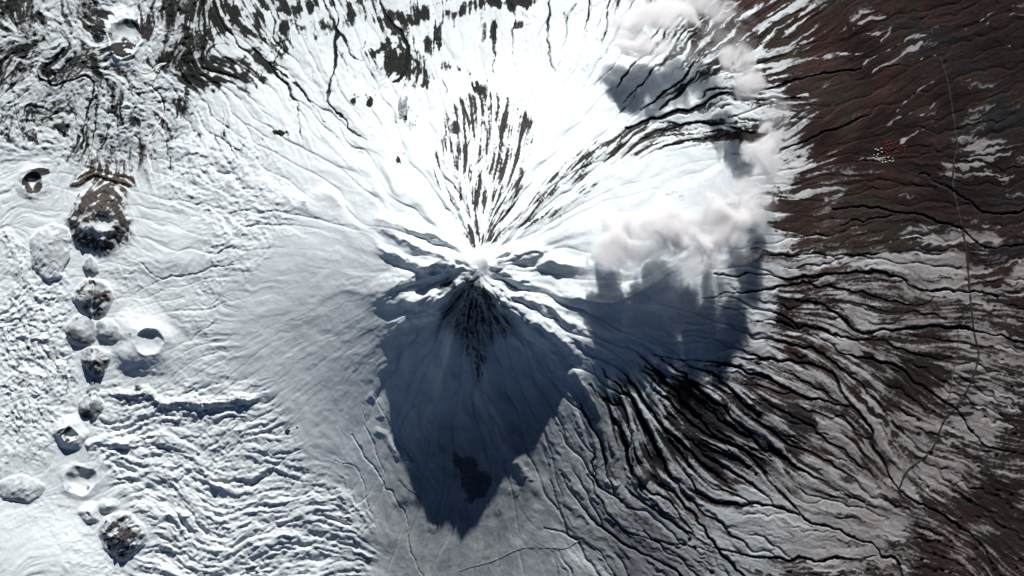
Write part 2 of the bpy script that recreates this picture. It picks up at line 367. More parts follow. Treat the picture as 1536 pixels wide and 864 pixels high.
run_ = Z['gl_soft'] * (.25 + .85 * bare_lo) + .35 * Z['brown'] + .5 * Z['ne'] + .3 * Z['diag'] + .7 * Z['fan'] + .6 * Z['fan2'] + .5 * Z['top_left']
H -= run_ * (7 * ZB * smooth(F4, -1.2, .8) + 12 * ZC + 9 * ZD * (1 - .5 * Z['brown'])) * (1 - .5 * Z['low_grey'])
def warped(N, amt):
    return samp(N, X + WX1 * amt + WX2 * amt, Y + WY1 * amt + WY2 * amt)
hm = vnoise(9.0); hm2 = vnoise(4.5); hm3 = vnoise(20)
H += Z['hummock'] * (7 * (1 - np.abs(warped(hm, 1.2))) + 3.5 * np.abs(hm2) + 7 * np.abs(hm3))
pnA = fbm(45, 2)
waveamp = Z['wave'] * (.25 + .75 * smooth(fbm(60, 2), -.9, .7))
H += waveamp * (9 * (1 - np.abs(warped(vnoise(40, 12), 1.8))) + 8 * np.abs(warped(vnoise(22, 6), 1.5)) + 5 * np.abs(warped(vnoise(9, 4.5), 1.2)) + 8 * vnoise(70, 30) - 4 * ZC * smooth(pnA, -.5, .8) - 2 * ZB)
H += Z['top_left'] * (16 * vnoise(38) + 7 * (1 - np.abs(warped(vnoise(18), 1.5))))
H += (1 - Z['smooth']) * (2.2 * fbm(22, 4) + 6 * fbm(90, 2)) + 0.8 * fbm(8, 3)
H += (.55 * F2 + .3 * F1) * Z['smooth'] * comb + Z['smooth'] * (1.1 * fbm(11, 3) + 3 * fbm(40, 2))
def crease(s, amt, pw=3):
    n = warped(vnoise(s), amt); return (1 - np.clip(np.abs(n), 0, 1)) ** pw
patchy = smooth(fbm(48, 3), -.7, .8) ** 1.3 * 1.25; flowy = smooth(fbm(70, 2), -.6, .8)
H += (Z['left'] * (.20 + .58 * patchy) * (1 - .45 * flowy) + .75 * Z['top_left'] + .6 * Z['hummock'] + .55 * Z['wave']) * (12 * crease(15, 1.8, 4) + 9 * crease(8, 1.4, 3) + 4.5 * crease(4.4, 1.0, 2) + 3.4 * fbm(3.2, 2) - 7 * crease(18, 2.2, 6)) * (1 - .5 * Z['smooth'])
H += 70 * gauss(815, 485, 55, 34, 30, 0)
H += 150 * smooth(Y, 735, 860) * smooth(115 - X + .3 * (Y - 750), -30, 40)
H += 40 * gauss(280, 360, 50, 26, -15) + 30 * gauss(265, 395, 60, 14, 0)
H += (Z['left'] * flowy * .9 + .6 * Z['wave']) * (2.8 * F2u + 1.6 * F1u - 3.5 * ZCu)
log('relief')
P = np.ones((NY, NX), np.float32) * 0.95            # snow cover potential
DK = np.zeros((NY, NX), np.float32)                 # darkness of bare ground beneath (lava, wet stream beds, pine, painted summit shade)
line_own = {}
for i, (pts, wd, ht) in enumerate(RIDGES):
    sl, d, t, ax, ay, sg = line_dist(pts, wd)
    prof = np.clip(1 - d / wd, 0, 1)
    prof = prof ** 1.25
    H[sl] += 1.18 * ht * prof * smooth(t, -.02, .12) ** .5 * (1 - smooth(t, .55, 1.0)) * (1 + .15 * F3[sl])
    line_own[('ridge', i)] = (sl, d < min(9, wd * .42))
for i, (pts, wd, dp, dk) in enumerate(GULLIES):
    sl, d, t, ax, ay, sg = line_dist(pts, wd)
    wv = wd * (0.75 + 0.3 * np.clip(F3[sl] * .5 + .5 * hm3[sl], -1, 1)) * (0.55 + .45 * np.sin(np.pi * np.clip(t * .9 + .08, 0, 1)))
    if pts[0][0] > 850: wv = wv * .78; dp = dp * .85
    prof = smooth(1 - d / wv, 0, 1)
    H[sl] -= dp * prof
    lip = np.exp(-((d - wv * 1.15) / (wv * .35)) ** 2)
    H[sl] += dp * 0.10 * lip
    fl = smooth(1 - d / (wv * .95), 0.05, .55)
    P[sl] = P[sl] - dk * .66 * fl
    DK[sl] = np.maximum(DK[sl], fl * dk)
    line_own[('gully', i)] = (sl, d < wv * .8)
def drain(H, n, steps):
    """how much melt water passes each cell: many drops walked downhill"""
    Hb = blur(H, 2.0); gy_, gx_ = np.gradient(Hb); gx_ = gx_.ravel(); gy_ = gy_.ravel()
    px = rng.random(n) * (NX - 2) + .5; py = rng.random(n) * (NY - 2) + .5; vx = np.zeros(n); vy = np.zeros(n); A = np.zeros(NX * NY)
    for k in range(steps):
        ii = np.clip(py, 0, NY - 1).astype(int) * NX + np.clip(px, 0, NX - 1).astype(int)
        if k > 4: A += np.bincount(ii, minlength=NX * NY)
        vx = .72 * vx - gx_[ii]; vy = .72 * vy - gy_[ii]
        m = np.hypot(vx, vy) + 1e-6; px += vx / m; py += vy / m
    return A.reshape(NY, NX).astype(np.float32)
CH = np.zeros((NY, NX), np.float32)
for rnd in range(3):
    A = blur(drain(H, 90000, 130), .7)
    q = A / (blur(A, 14) + .6); CH = smooth(np.log(q + .05), .15, 1.5) * smooth(A, 1.5, 8)
    H -= CH * (.9 - .6 * Z['smooth'] - .5 * Z['white_side'] + 7 * Z['gl_soft'] * (1 - .6 * Z['white_side']) + 5 * Z['lower_dark'] + 1.6 * Z['brown'] + 5 * coneamp * (1 - .9 * Z['smooth']) * (1 - .6 * Z['white_side']) * (1 - .5 * smooth(Y, 430, 560)) + 4 * Z['ne'] + 3 * Z['diag'] + 5 * Z['fan'] + 3 * Z['fan2'] + 2 * Z['top_left'] + .8 * Z['wave'] + 1.0 * Z['low_grey'])
    log('drained')
log('lines')
rng = np.random.default_rng(13); pn3c = fbm(5, 2); cone_own = []; CONEM = np.zeros((NY, NX), np.float32); CASH = np.zeros((NY, NX), np.float32)
RADN = fbm(6, 2)
for c in CONES:
    (cx, cy_), (rx, ry) = c['c'], c['r']; m = max(rx, ry) * 1.5 + 12
    sl = box(cx - m, cx + m, cy_ - m, cy_ + m)
    dx, dy = (XW[sl] - cx), (YW[sl] - cy_)
    an = np.arctan2(dy / ry, dx / rx)
    q = np.hypot(dx / rx, dy / ry) * (1 + .05 * np.sin(3 * an + cx) + .03 * np.sin(5 * an + cy_))
    body = np.clip(1 - q, 0, 1) ** c['exp']
    toe = np.exp(-(q / 1.1) ** 4) * .05
    add = c['h'] * (body + toe)
    if c.get('cut'):                                  # a cleft down the middle of the dome
        add -= c['h'] * .35 * np.exp(-(dx / 2.2) ** 2) * (q < 1) * smooth(1 - q, 0, .3)
    mono = None
    base = float(np.median(H[sl][(q > .95) & (q < 1.25)])); inn = smooth(1 - q, 0, .5)
    H[sl] = H[sl] * (1 - .7 * inn) + base * .7 * inn * 1.0 if c['h'] > 40 else H[sl]
    H[sl] += add
    rgh = c['rough'] * smooth(1 - q, 0, .35)
    H[sl] += rgh * (0.35 * np.abs(hm2[sl]) + .45 * (1 - np.abs(hm[sl])) + .12 * F1[sl] + .2 * F2[sl]) - rgh * .4
    kr = None
    if c['k']:
        kx, ky = dx - c['ko'][0], dy - c['ko'][1]
        kr = np.hypot(kx, ky) / c['k'] * (1 + .06 * np.sin(2 * an + cy_))
        rimh = c['h'] * np.clip(1 - c['k'] / min(rx, ry), 0, 1) ** c['exp'] + base
        bowl = rimh - c['kd'] * (1 - np.clip(kr, 0, 1) ** 2.2) 
        lim = smooth(1.12 - kr, 0, .14)
        H[sl] = H[sl] * (1 - lim) + np.minimum(H[sl], bowl) * lim
        P[sl] -= c.get('kr', 0) * smooth(1.1 - kr, 0, .2) * smooth(kr, .2, .75) * (.8 + .4 * hm2[sl])
    rk = c['rock'] * smooth(1 - q, -.05, .25)
    rad = samp(RADN, 700 + an * 110 + cx, cy_ + q * 30)
    P[sl] -= rk * (.72 + .15 * F1[sl] + .10 * hm2[sl] + .20 * pn3c[sl] + .12 * F2u[sl] + (.07 if c['h'] > 200 else .14 if c['rock'] > .5 else .04) * rad)
    if .5 < c['rock'] and c['h'] < 200: H[sl] -= c['h'] * .025 * rad * smooth(1 - q, 0, .4)
    CONEM[sl] = np.maximum(CONEM[sl], smooth(1 - q, -.02, .2)); CASH[sl] = np.maximum(CASH[sl], (c.get('grey_tone', 0)) * smooth(1 - q, -.03, .12))
    cone_own.append((sl, q < .97, None if kr is None else kr < 1.0))
# the arc shaped rim above the big cone on the left
def wall(pts, wd, ht, rock=0, sharp=1.0):
    sl, d, t, ax, ay, sg = line_dist(pts, wd)
    p = np.clip(1 - d / wd, 0, 1) ** sharp * smooth(t, 0, .1) * (1 - smooth(t, .9, 1))
    H[sl] += ht * p
    P[sl] -= rock * smooth(p, .1, .6)
    return sl, d < wd * .7
W = {}
wall([(110,270),(128,259),(149,255),(174,259),(206,274)], 3.5, 14, .5)
W['rim'] = wall([(106,284),(112,277),(126,267),(149,263),(172,267),(200,280)], 4.2, 30, .9)
W['lava'] = wall([(165,596),(185,590),(222,591),(240,605),(273,605),(312,604),(340,597),(365,599),(398,603)], 10, 62, .35, 1.0)
UB = [(158,44),(160,60),(165,76),(180,88),(198,81),(211,66),(215,54)]
wall(UB, 3.2, 22, -.5, .8)
wall([(128,668),(150,662),(175,664),(195,670)], 8, 40, .1)
for pts, ht in (([(555,590),(570,600),(575,625)], 14), ([(560,640),(580,655),(595,680),(590,690)], 18), ([(612,690),(618,698)], 16),
                ([(770,690),(782,700),(786,720)], 16), ([(790,700),(796,725)], 12), ([(765,730),(775,740)], 10), ([(1228,500),(1245,503)], 10),
                ([(910,715),(925,730)], 22), ([(455,295),(460,305)], 14), ([(640,790),(655,795)], 12)):
    wall(pts, 8, ht, 0, .8)
# summit crater
kr = np.hypot(XW - 721, YW - 393) / 13
lim = smooth(1.15 - kr, 0, .3)
H = H * (1 - lim) + np.minimum(H, 2420 - 110 * (1 - np.clip(kr, 0, 1) ** 2)) * lim
# old shorelines inside the open pit on the lower left
log('cones')

# ------------------------------------------------------------------ snow, bare ground
CH2 = np.clip(blur(CH, 1.0) * 1.4, 0, 1)
Af = blur(drain(H, 160000, 46), .55); CHF = smooth(np.log(Af / (blur(Af, 6) + .4) + .05), .05, 1.1) * smooth(Af, .8, 4)
rng = np.random.default_rng(21)
pn = fbm(26, 4); pn2 = fbm(60, 4); pn3 = fbm(9, 3)
def mixto(a, mask, v): return a * (1 - mask) + v * mask
def ragged(m): return np.clip(m + 2.2 * m * (1 - m) * (.6 * F3 + .55 * F2 + .5 * F4 + .5 * pn2 - .8 * CH), 0, 1)
P = mixto(P, ragged(Z['brown']) * .95, .05 + .07 * F2 + .05 * F3 + .07 * pn2 + .10 * F1 + .06 * F4 - .10 * Z['far_dark'] - .10 * CH)
Z['streak_snow'] = ragged(Z['streak_snow'])
P = np.where(Z['streak_snow'] > 0, mixto(P, Z['streak_snow'] * .85, np.minimum(P, .535 - .06 * smooth(pn2 + .5 * F4, -.2, 1.2) + .07 * F3u + .12 * F2u + .12 * pn2 + .13 * F1u + .07 * F4 + .03 * pn3 - bare_lo * (.16 * ZCu + .14 * ZBu + .10 * ZD) - .28 * CH2 - .20 * CHF - .20 * smooth(X, 1120, 1420) - .10 * smooth(X + .8 * (Y - 600), 1330, 1560))), P)
P = mixto(P, ragged(Z['brown_low']) * .93, .19 + .13 * F2u + .09 * F3 + .14 * pn2 + .12 * F1u + .08 * F4 - .1 * ZC - .2 * CH - .12 * CHF)
tr = np.exp(-((X - 1175 + 18 * pn2) / 70) ** 2) * (Y < 300)
P += tr * (.02 + .24 * F3u + .22 * F2u + .12 * F1u - .15 * CHF)
P -= Z['lower_dark'] * (.30 - .10 * F4 - .20 * F3u - .20 * F2u - .15 * F1u - .04 * pn3 + .25 * CH2)
P -= Z['fan'] * (.32 - .32 * F1u - .18 * F2u - .12 * F3u - .10 * pn3 - .06 * F4)
P -= Z['fan2'] * (.31 - .30 * F1u - .18 * F2u - .12 * F3u - .08 * pn3)
dp = smooth(.40 * warped(pn2, 2) + .5 * warped(pn, 2) + .30 * F3u + .45 * F2u + .5 * F1u + .6 * pn3, .35, 2.0) * Z['top_patch']
P -= .70 * dp
P -= Z['top_patch'] * (.42 * ZCu + .30 * ZBu) * smooth(pn2 - .4 * F4 + .5 * pn, -.7, .9)
P -= Z['top_patch'] * (.8 * crease(26, 2.4, 7) + .5 * crease(11, 1.8, 5)) * smooth(pn2, -.8, .8)
P -= (.28 + .10 * smooth(X, 900, 1100)) * Z['ne'] * (.5 - .6 * F2 - .4 * F1 - .3 * F4 + .6 * ZC) * smooth(X - .4 * Y, 700, 1000)
P -= Z['diag'] * (.30 * ZB + .26 * ZC) * smooth(F4 + pn, -.6, 1.2)
Z['top_left'] = Z['top_left'] * (1 - .8 * CONEM)
P -= Z['top_left'] * (.34 * ZCu + .24 * ZBu) * smooth(pn2 + .6 * F4 + .4 * pn, -1.0, .8)
P -= (.3 * Z['top_left'] + .8 * Z['top_patch']) * (.22 * ZB + .28 * ZC) * smooth(pn + F4, -.8, .8)
P -= Z['top_patch'] * .22 * smooth(F2 + .8 * F3 + .5 * pn, -.2, 1.5)
P -= Z['top_left'] * (.12 - .12 * F3u - .10 * F3 - .12 * F2 - .08 * pn - .12 * F1 - .05 * pn3)
P -= Z['hummock'] * (.08 - .08 * F1 - .10 * pn3) + Z['left'] * (.25 * crease(11, 2, 6) + .12 * smooth(pn3, .3, 1.6))
P -= Z['wave'] * (.02 - .04 * F2)
# bare patches one can point at: centre, half widths, tilt, strength, pine green or lava
PATCH = [(20,12,34,16,10,.7),(322,118,46,14,-12,.9),(300,122,22,18,0,.5),(350,30,26,20,0,.5),(255,25,14,18,0,.5),(211,36,13,17,0,1.1),(183,70,20,11,0,1.25),
 (147,40,11,20,15,1.1),(238,90,14,12,0,.7),(277,95,6,18,30,.8),(145,102,7,13,-30,.8),(88,80,16,5,-5,.7),(200,185,14,6,0,.8),(90,195,8,7,0,.7),(270,158,5,14,5,.6),
 (470,10,14,8,0,.7),(445,12,24,6,10,.5),(430,35,9,10,30,.8),(443,42,12,6,-10,.7),(385,20,14,16,0,.8),(620,20,30,14,-15,.95),(650,50,9,22,10,.9),(565,75,16,8,-10,.9),
 (585,55,5,12,30,.5),(640,62,14,8,0,.6),(685,98,26,8,10,.8),(720,125,18,14,0,.9),(740,45,5,14,8,.8),(755,8,18,10,10,.8),(700,10,30,6,-12,.7),(535,155,6,9,-25,.8),(556,155,4,6,0,.8),
 (409,90,5,4,0,.9),(500,5,14,8,0,.7),(590,100,8,18,10,.6),(600,165,8,22,0,.5),(605,236,7,11,10,.9),(612,190,8,10,0,.4),(410,206,20,4,-12,.8),(388,216,10,4,-35,.6),
 (458,300,6,5,30,.5),(680,188,7,6,0,.9),(776,262,5,11,20,.9),(870,305,4,14,38,.9),(888,282,8,4,-38,.6),(806,148,14,7,-20,.4),(812,160,5,8,-30,.3),(785,8,12,8,0,.7),(775,40,9,5,0,.6),
 (845,25,5,18,0,.4),(402,519,3,3,0,.8),(423,650,4,3,-30,.8),(444,645,3,2.5,0,.8),(412,592,2,2,0,.8),(97,650,6,7,0,.9),(108,660,7,4,10,.5),(132,620,7,5,0,.7),(192,500,3.5,7,0,.5),
 (1095,760,18,6,10,.6),(160,775,8,7,0,.6),(195,800,10,8,0,.4),(1010,300,18,8,0,.4),(50,262,9,5,0,.8),(270,470,5,4,0,.4),(210,575,4,4,0,.5),(1200,625,22,14,20,.6),(1060,620,26,12,40,.5)]
for cx, cy_, rx, ry, an, st in PATCH:
    m = 3.4 * max(rx, ry) + 8
    sl = box(cx - m, cx + m, cy_ - m, cy_ + m)
    a = math.radians(an); dx, dy = XB[sl] - WX1[sl] * .4 - cx, YB[sl] - WY1[sl] * .4 - cy_
    u = dx * math.cos(a) + dy * math.sin(a); v = -dx * math.sin(a) + dy * math.cos(a)
    g = np.exp(-0.5 * ((u / rx) ** 2 + (v / ry) ** 2))
    P[sl] -= st * smooth(g + g * (1.6 - g) * (.32 * F2u[sl] + .30 * F1u[sl] + .32 * pn3[sl] + .22 * pn[sl]), .25, 1.1) * 1.0
    DK[sl] = np.maximum(DK[sl], .5 * g)
P -= .30 * CH * np.clip(Z['gl_soft'] - .4 * Z['streak_snow'], 0, 1) + .25 * CH * (Z['ne'] + .8 * Z['diag'] + Z['fan'] + .6 * Z['fan2'] + .6 * Z['top_left'])
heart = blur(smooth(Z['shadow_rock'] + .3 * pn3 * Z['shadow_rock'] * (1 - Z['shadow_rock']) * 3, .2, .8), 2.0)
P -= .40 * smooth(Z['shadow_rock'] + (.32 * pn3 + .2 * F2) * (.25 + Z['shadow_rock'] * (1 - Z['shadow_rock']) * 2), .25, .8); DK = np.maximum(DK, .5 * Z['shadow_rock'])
# summit rock bands; the shaded face is also painted darker to deepen its shade
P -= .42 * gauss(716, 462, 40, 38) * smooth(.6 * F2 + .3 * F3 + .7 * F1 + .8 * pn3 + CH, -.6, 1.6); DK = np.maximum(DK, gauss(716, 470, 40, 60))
shade_wedge = poly([(712,417),(690,432),(668,455),(652,495),(672,492),(690,515),(706,560),(718,590),(728,540),(745,510),(785,500),(760,458),(735,432)], 13, 1)  # shade painted over the summit face, through snow cover and snow greying
P -= shade_wedge * (.30 - .14 * F1u - .12 * F2u - .1 * pn3 - .06 * F3u); DK = np.maximum(DK, .45 * shade_wedge)
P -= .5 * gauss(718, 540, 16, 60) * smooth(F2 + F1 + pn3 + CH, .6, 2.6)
P -= .55 * gauss(680, 425, 24, 8, -12) * smooth(F2 + pn3, -.6, 1.0)
P -= .45 * gauss(590, 447, 22, 3.5, -5) * smooth(F2 + pn3, -.8, 1.0)
P -= .5 * gauss(770, 400, 34, 12, 15) * smooth(F2 + pn3, 0, 1.4)
P -= .6 * gauss(600, 362, 40, 5, 28) * smooth(F1 + pn3, 0, 1.4)
P -= .34 * gauss(152, 258, 48, 20) * (.7 + .6 * F2u + .5 * F1u + .3 * pn3)
P -= .30 * gauss(150, 295, 34, 16) * (.8 + .4 * F2u + .4 * F1u)
P += .7 * gauss(152, 342, 13, 9)
P = np.clip(P, -.3, 1.1)
lowP = np.clip(Z['top_patch'] + Z['top_left'] + Z['fan'] + Z['fan2'], 0, 1)
P = np.where(P < .3, P * (1 - lowP) + lowP * (.3 + (P - .3) * .36 + .05 * F1u + .04 * pn3), P)
# bright fields of thicker snow on the dark plain
for cx, cy_, rx, ry, an, st in [(1490,270,46,12,18,.75),(1500,235,45,12,5,.45),(1200,402,60,7,-4,.5),(1470,345,26,5,14,.55),(1415,365,18,7,0,.5),(1330,405,50,8,4,.35),(1290,480,40,16,12,.3),(1265,520,26,7,10,.6),(1290,590,26,16,50,.35),
   (1330,640,46,26,45,.4),(1420,720,22,20,30,.35),(1170,665,16,14,30,.4),(1100,790,36,8,25,.3),(1180,780,40,8,20,.3),(1470,170,60,26,0,.2),(1500,640,30,8,6,.4),(1320,20,26,8,-8,.3),(1240,505,9,5,0,.8),(1120,760,30,6,8,.3)]:
    P += st * gauss(cx, cy_, rx, ry, an, 2) * (.72 + .40 * F2 + .35 * F1 + .25 * pn3 - .5 * ZC)
# narrow snow filled rills on the dark plain
RILLS = [[(1136,52),(1175,21),(1214,3)],[(1136,62),(1188,34),(1222,5)],[(1140,45),(1165,28),(1190,12)],[(1150,60),(1180,45)],[(1282,42),(1312,24),(1344,13)],[(1284,52),(1316,46)],[(1297,96),(1323,78),(1370,57),(1391,52)],[(1308,109),(1360,78),(1386,62)],
  [(1357,112),(1376,91),(1412,81)],[(1344,167),(1375,140),(1402,120)],[(1370,160),(1407,128)],[(1334,185),(1370,169)],[(1350,213),(1386,195)],[(1383,172),(1417,146),(1448,125),(1461,120)],[(1448,42),(1500,16),(1540,2)],[(1482,36),(1540,14)],
  [(1136,110),(1188,99),(1248,81),(1303,75),(1344,39)],[(1183,78),(1235,44)],[(1140,128),(1180,122),(1230,112)],[(1140,148),(1180,144),(1215,138)],[(1476,70),(1500,64),(1520,68)],[(1290,240),(1330,236)],[(1350,245),(1372,258)],
  [(1060,80),(1085,60),(1110,45)],[(1030,120),(1060,90),(1090,75)],[(1130,200),(1160,190),(1195,178)],[(1240,300),(1265,290)],[(1165,300),(1215,288)],[(1230,470),(1290,470)],[(1395,338),(1412,342)],[(1375,375),(1400,362)],[(1470,460),(1520,470)]]
for pts in RILLS:
    sl, d, t, ax, ay, sg = line_dist(pts, 4)
    wv = 1.5 + .7 * F4[sl] * .6 + .5 * pn3[sl]
    P[sl] += .62 * np.exp(-(d / np.clip(wv, .6, 3.2)) ** 2) * (.75 + .35 * F1[sl])
st_ = poly([(1432,505),(1482,498),(1488,560),(1452,640),(1412,645),(1430,560)], 6, 1)
P = P * (1 - st_) + st_ * (.50 + .20 * vnoise(9, 2.2) + .12 * F1u)
DK = np.maximum(DK, .25 * st_)
# snow greying: ashfall, plus painted lens falloff rightward and shade on the summit wedge
ASH_SHADE = 0.04 + .62 * blur(Z['low_grey'], 30) + .60 * smooth(X + .35 * (Y - 400), 950, 1200) + .30 * smooth(X + .25 * (Y - 430), 1130, 1450) + .3 * Z['lower_dark'] + .34 * Z['top_left'] + .03 * Z['smooth'] + .12 * Z['top_patch']
ASH_SHADE = ASH_SHADE - .25 * gauss(870, 840, 45, 22, 35) + .03 * pn + .02 * F2 + .035 * F1 * Z['low_grey']
ASH_SHADE = np.maximum(ASH_SHADE, np.maximum(.99 * heart, .62 * shade_wedge * (1 + .2 * F2u)))
ASH_SHADE = np.maximum(ASH_SHADE, CASH * (1 + .25 * pn3))
ASH_SHADE = np.clip(ASH_SHADE, 0, .97).astype(np.float32)
# colour of the bare ground
rock = np.empty((NY, NX, 4), np.float32); rock[..., 3] = 1
base = np.array([.031, .033, .029]); brown = np.array([.026, .0165, .0145]); lava = np.array([.013, .015, .019]); tan = np.array([.21, .155, .125]); olive = np.array([.024, .022, .016])
bw = np.clip(Z['brown'] + Z['brown_low'] + Z['streak_snow'] * .8, 0, 1)[..., None]
rc = base * (1 - bw) + (brown * np.clip(1.05 + .30 * pn2 + .16 * F2u + .14 * F1u + .55 * (1 - smooth(X, 1130, 1330)), .35, 2.2)[..., None] * (1 + (smooth(pn - .4 * pn2, .0, 1.3)[..., None] * np.array([.18, -.02, .02])))) * bw
ol = (smooth(pn2 - .3 * pn, .3, 1.2) * bw[..., 0] * .7)[..., None]; rc = rc * (1 - ol) + olive * ol
fd = (Z['far_dark'] * .55)[..., None]; rc = rc * (1 - fd) + np.array([.013, .011, .010]) * fd
tn = np.clip(gauss(152, 280, 46, 22, 0) * .9 + gauss(250, 598, 120, 7) + gauss(610, 440, 60, 8) * .8 + gauss(40, 250, 20, 10) * .6 + .10 * Z['fan'] + .12 * Z['fan2'], 0, 1)[..., None]
rc = rc * (1 - tn) + tan * tn * .5 + rc * tn * .1
fm = (np.clip(Z['fan'] + Z['fan2'], 0, 1) * .9)[..., None]; rc = rc * (1 - fm) + np.array([.052, .050, .047]) * fm
cm = (CONEM * .85)[..., None]; rc = rc * (1 - cm) + np.array([.066, .058, .053]) * cm
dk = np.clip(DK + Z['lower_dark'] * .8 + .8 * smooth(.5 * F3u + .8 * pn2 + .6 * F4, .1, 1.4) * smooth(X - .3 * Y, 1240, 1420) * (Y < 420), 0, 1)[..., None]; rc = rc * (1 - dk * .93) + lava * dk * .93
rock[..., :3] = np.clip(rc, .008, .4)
log('cover')

# ------------------------------------------------------------------ the sheet: fine grid plus widening rows out past the map
def widen(a, dirn, n=26):
    out, p, st = [], a, DX * 2.2
    for k in range(n): p += dirn * st; st *= 1.235; out.append(p)
    return out
ox = np.array(widen(gx[0], -1)[::-1] + list(gx) + widen(gx[-1], 1)); oy = np.array(widen(gy[0], -1)[::-1] + list(gy) + widen(gy[-1], 1))
PADN = 26
def pad(F): return np.pad(F, [(PADN, PADN), (PADN, PADN)] + [(0, 0)] * (F.ndim - 2), mode='edge')
def spread(F, far):
    """outside the map the field eases from its edge value to a plain one"""
    G = pad(F); ex = np.maximum(np.maximum(gx[0] - ox, ox - gx[-1]), 0)[None, :]; ey = np.maximum(np.maximum(gy[0] - oy, oy - gy[-1]), 0)[:, None]
    k = 1 - np.exp(-np.hypot(ex, ey) / 60.0)
    if F.ndim == 3: k = k[..., None]
    return G * (1 - k) + far * k
OX, OY = np.meshgrid(ox, oy)
RO = np.hypot(OX - CX, OY - CY)
far_h = np.interp(RO, tab_r, tab) + 40 * np.sin(OX / 97.0) * np.sin(OY / 83.0) + 25 * np.sin(OX / 31 + 1) * np.cos(OY / 37)
HH = spread(H, far_h.astype(np.float32)).astype(np.float32)
fx = smooth(OX, 900, 1250)
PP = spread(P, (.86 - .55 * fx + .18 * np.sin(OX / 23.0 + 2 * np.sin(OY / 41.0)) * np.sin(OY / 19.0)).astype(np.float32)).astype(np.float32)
AA = spread(ASH_SHADE, (.2 + .4 * fx).astype(np.float32)).astype(np.float32)
DU = spread((smooth(X - .1 * Y, 980, 1180) * .9).astype(np.float32), .3).astype(np.float32)
RR = spread(rock, np.array([.05, .042, .036, 1.0], np.float32)).astype(np.float32)
ny, nx = HH.shape
CO = np.stack([(OX - MW / 2) * S, (MH / 2 - OY) * S, HH], -1).astype(np.float32)
# smooth normals of the whole sheet, so pieces cut from it meet without a seam
gxv = np.gradient(CO[..., 2], axis=1) / np.gradient(CO[..., 0], axis=1); gyv = np.gradient(CO[..., 2], axis=0) / np.gradient(CO[..., 1], axis=0)
NN = np.stack([-gxv, -gyv, np.ones_like(gxv)], -1); NN /= np.linalg.norm(NN, axis=-1, keepdims=True)
log('sheet', nx, ny)

# ------------------------------------------------------------------ materials
def new_mat(name):
    m = bpy.data.materials.new(name); m.use_nodes = True; m.node_tree.nodes.clear(); return m, m.node_tree.nodes, m.node_tree.links
def ground_material():
    m, n, l = new_mat('snow_over_rock')
    out = n.new('ShaderNodeOutputMaterial'); bs = n.new('ShaderNodeBsdfPrincipled'); l.new(bs.outputs[0], out.inputs[0])
    bs.inputs['Roughness'].default_value = .85; bs.inputs['Specular IOR Level'].default_value = .12
    at = {}
    for a in ('snow', 'grey_tone', 'rock', 'dust'):
        at[a] = n.new('ShaderNodeAttribute'); at[a].attribute_name = a
    geo = n.new('ShaderNodeNewGeometry')
    def noise(scale, det, rough=.6):
        t = n.new('ShaderNodeTexNoise'); t.inputs['Scale'].default_value = scale; t.inputs['Detail'].default_value = det; t.inputs['Roughness'].default_value = rough
        l.new(geo.outputs['Position'], t.inputs['Vector']); return t.outputs['Fac']
    def math_(op, a, b=None, c=None, clamp=False):
        x = n.new('ShaderNodeMath'); x.operation = op; x.use_clamp = clamp
        for i, v in enumerate((a, b, c)):
            if v is None: continue
            if isinstance(v, (int, float)): x.inputs[i].default_value = v
            else: l.new(v, x.inputs[i])
        return x.outputs[0]
    fine = noise(1 / 42.0, 5, .7)
    s = math_('ADD', at['snow'].outputs['Fac'], math_('MULTIPLY', math_('SUBTRACT', fine, .5), .55))
    mr = n.new('ShaderNodeMapRange'); mr.interpolation_type = 'SMOOTHSTEP'; mr.inputs['From Min'].default_value = .30; mr.inputs['From Max'].default_value = .68
    l.new(s, mr.inputs['Value'])
    # snow colour by ash
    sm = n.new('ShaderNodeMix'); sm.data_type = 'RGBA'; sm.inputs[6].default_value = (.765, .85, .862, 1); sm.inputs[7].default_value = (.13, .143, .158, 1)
    an = math_('ADD', at['grey_tone'].outputs['Fac'], math_('MULTIPLY', math_('SUBTRACT', noise(1 / 55.0, 5, .72), .5), .36), clamp=True)
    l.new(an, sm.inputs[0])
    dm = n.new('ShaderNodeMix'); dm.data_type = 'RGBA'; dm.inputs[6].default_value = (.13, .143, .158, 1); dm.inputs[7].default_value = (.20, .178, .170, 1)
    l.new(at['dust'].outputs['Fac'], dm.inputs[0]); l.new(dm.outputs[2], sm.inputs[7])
    # rock colour with grain
    rm = n.new('ShaderNodeMix'); rm.data_type = 'RGBA'; rm.blend_type = 'MULTIPLY'; rm.inputs[0].default_value = 1
    gr = n.new('ShaderNodeMapRange'); gr.inputs['To Min'].default_value = .3; gr.inputs['To Max'].default_value = 1.75
    l.new(noise(1 / 60.0, 5, .7), gr.inputs['Value'])
    l.new(at['rock'].outputs['Color'], rm.inputs[6]); l.new(gr.outputs[0], rm.inputs[7])
    mx = n.new('ShaderNodeMix'); mx.data_type = 'RGBA'
    l.new(mr.outputs[0], mx.inputs[0]); l.new(rm.outputs[2], mx.inputs[6]); l.new(sm.outputs[2], mx.inputs[7])
    l.new(mx.outputs[2], bs.inputs['Base Color'])
    return m
M_GROUND = ground_material()
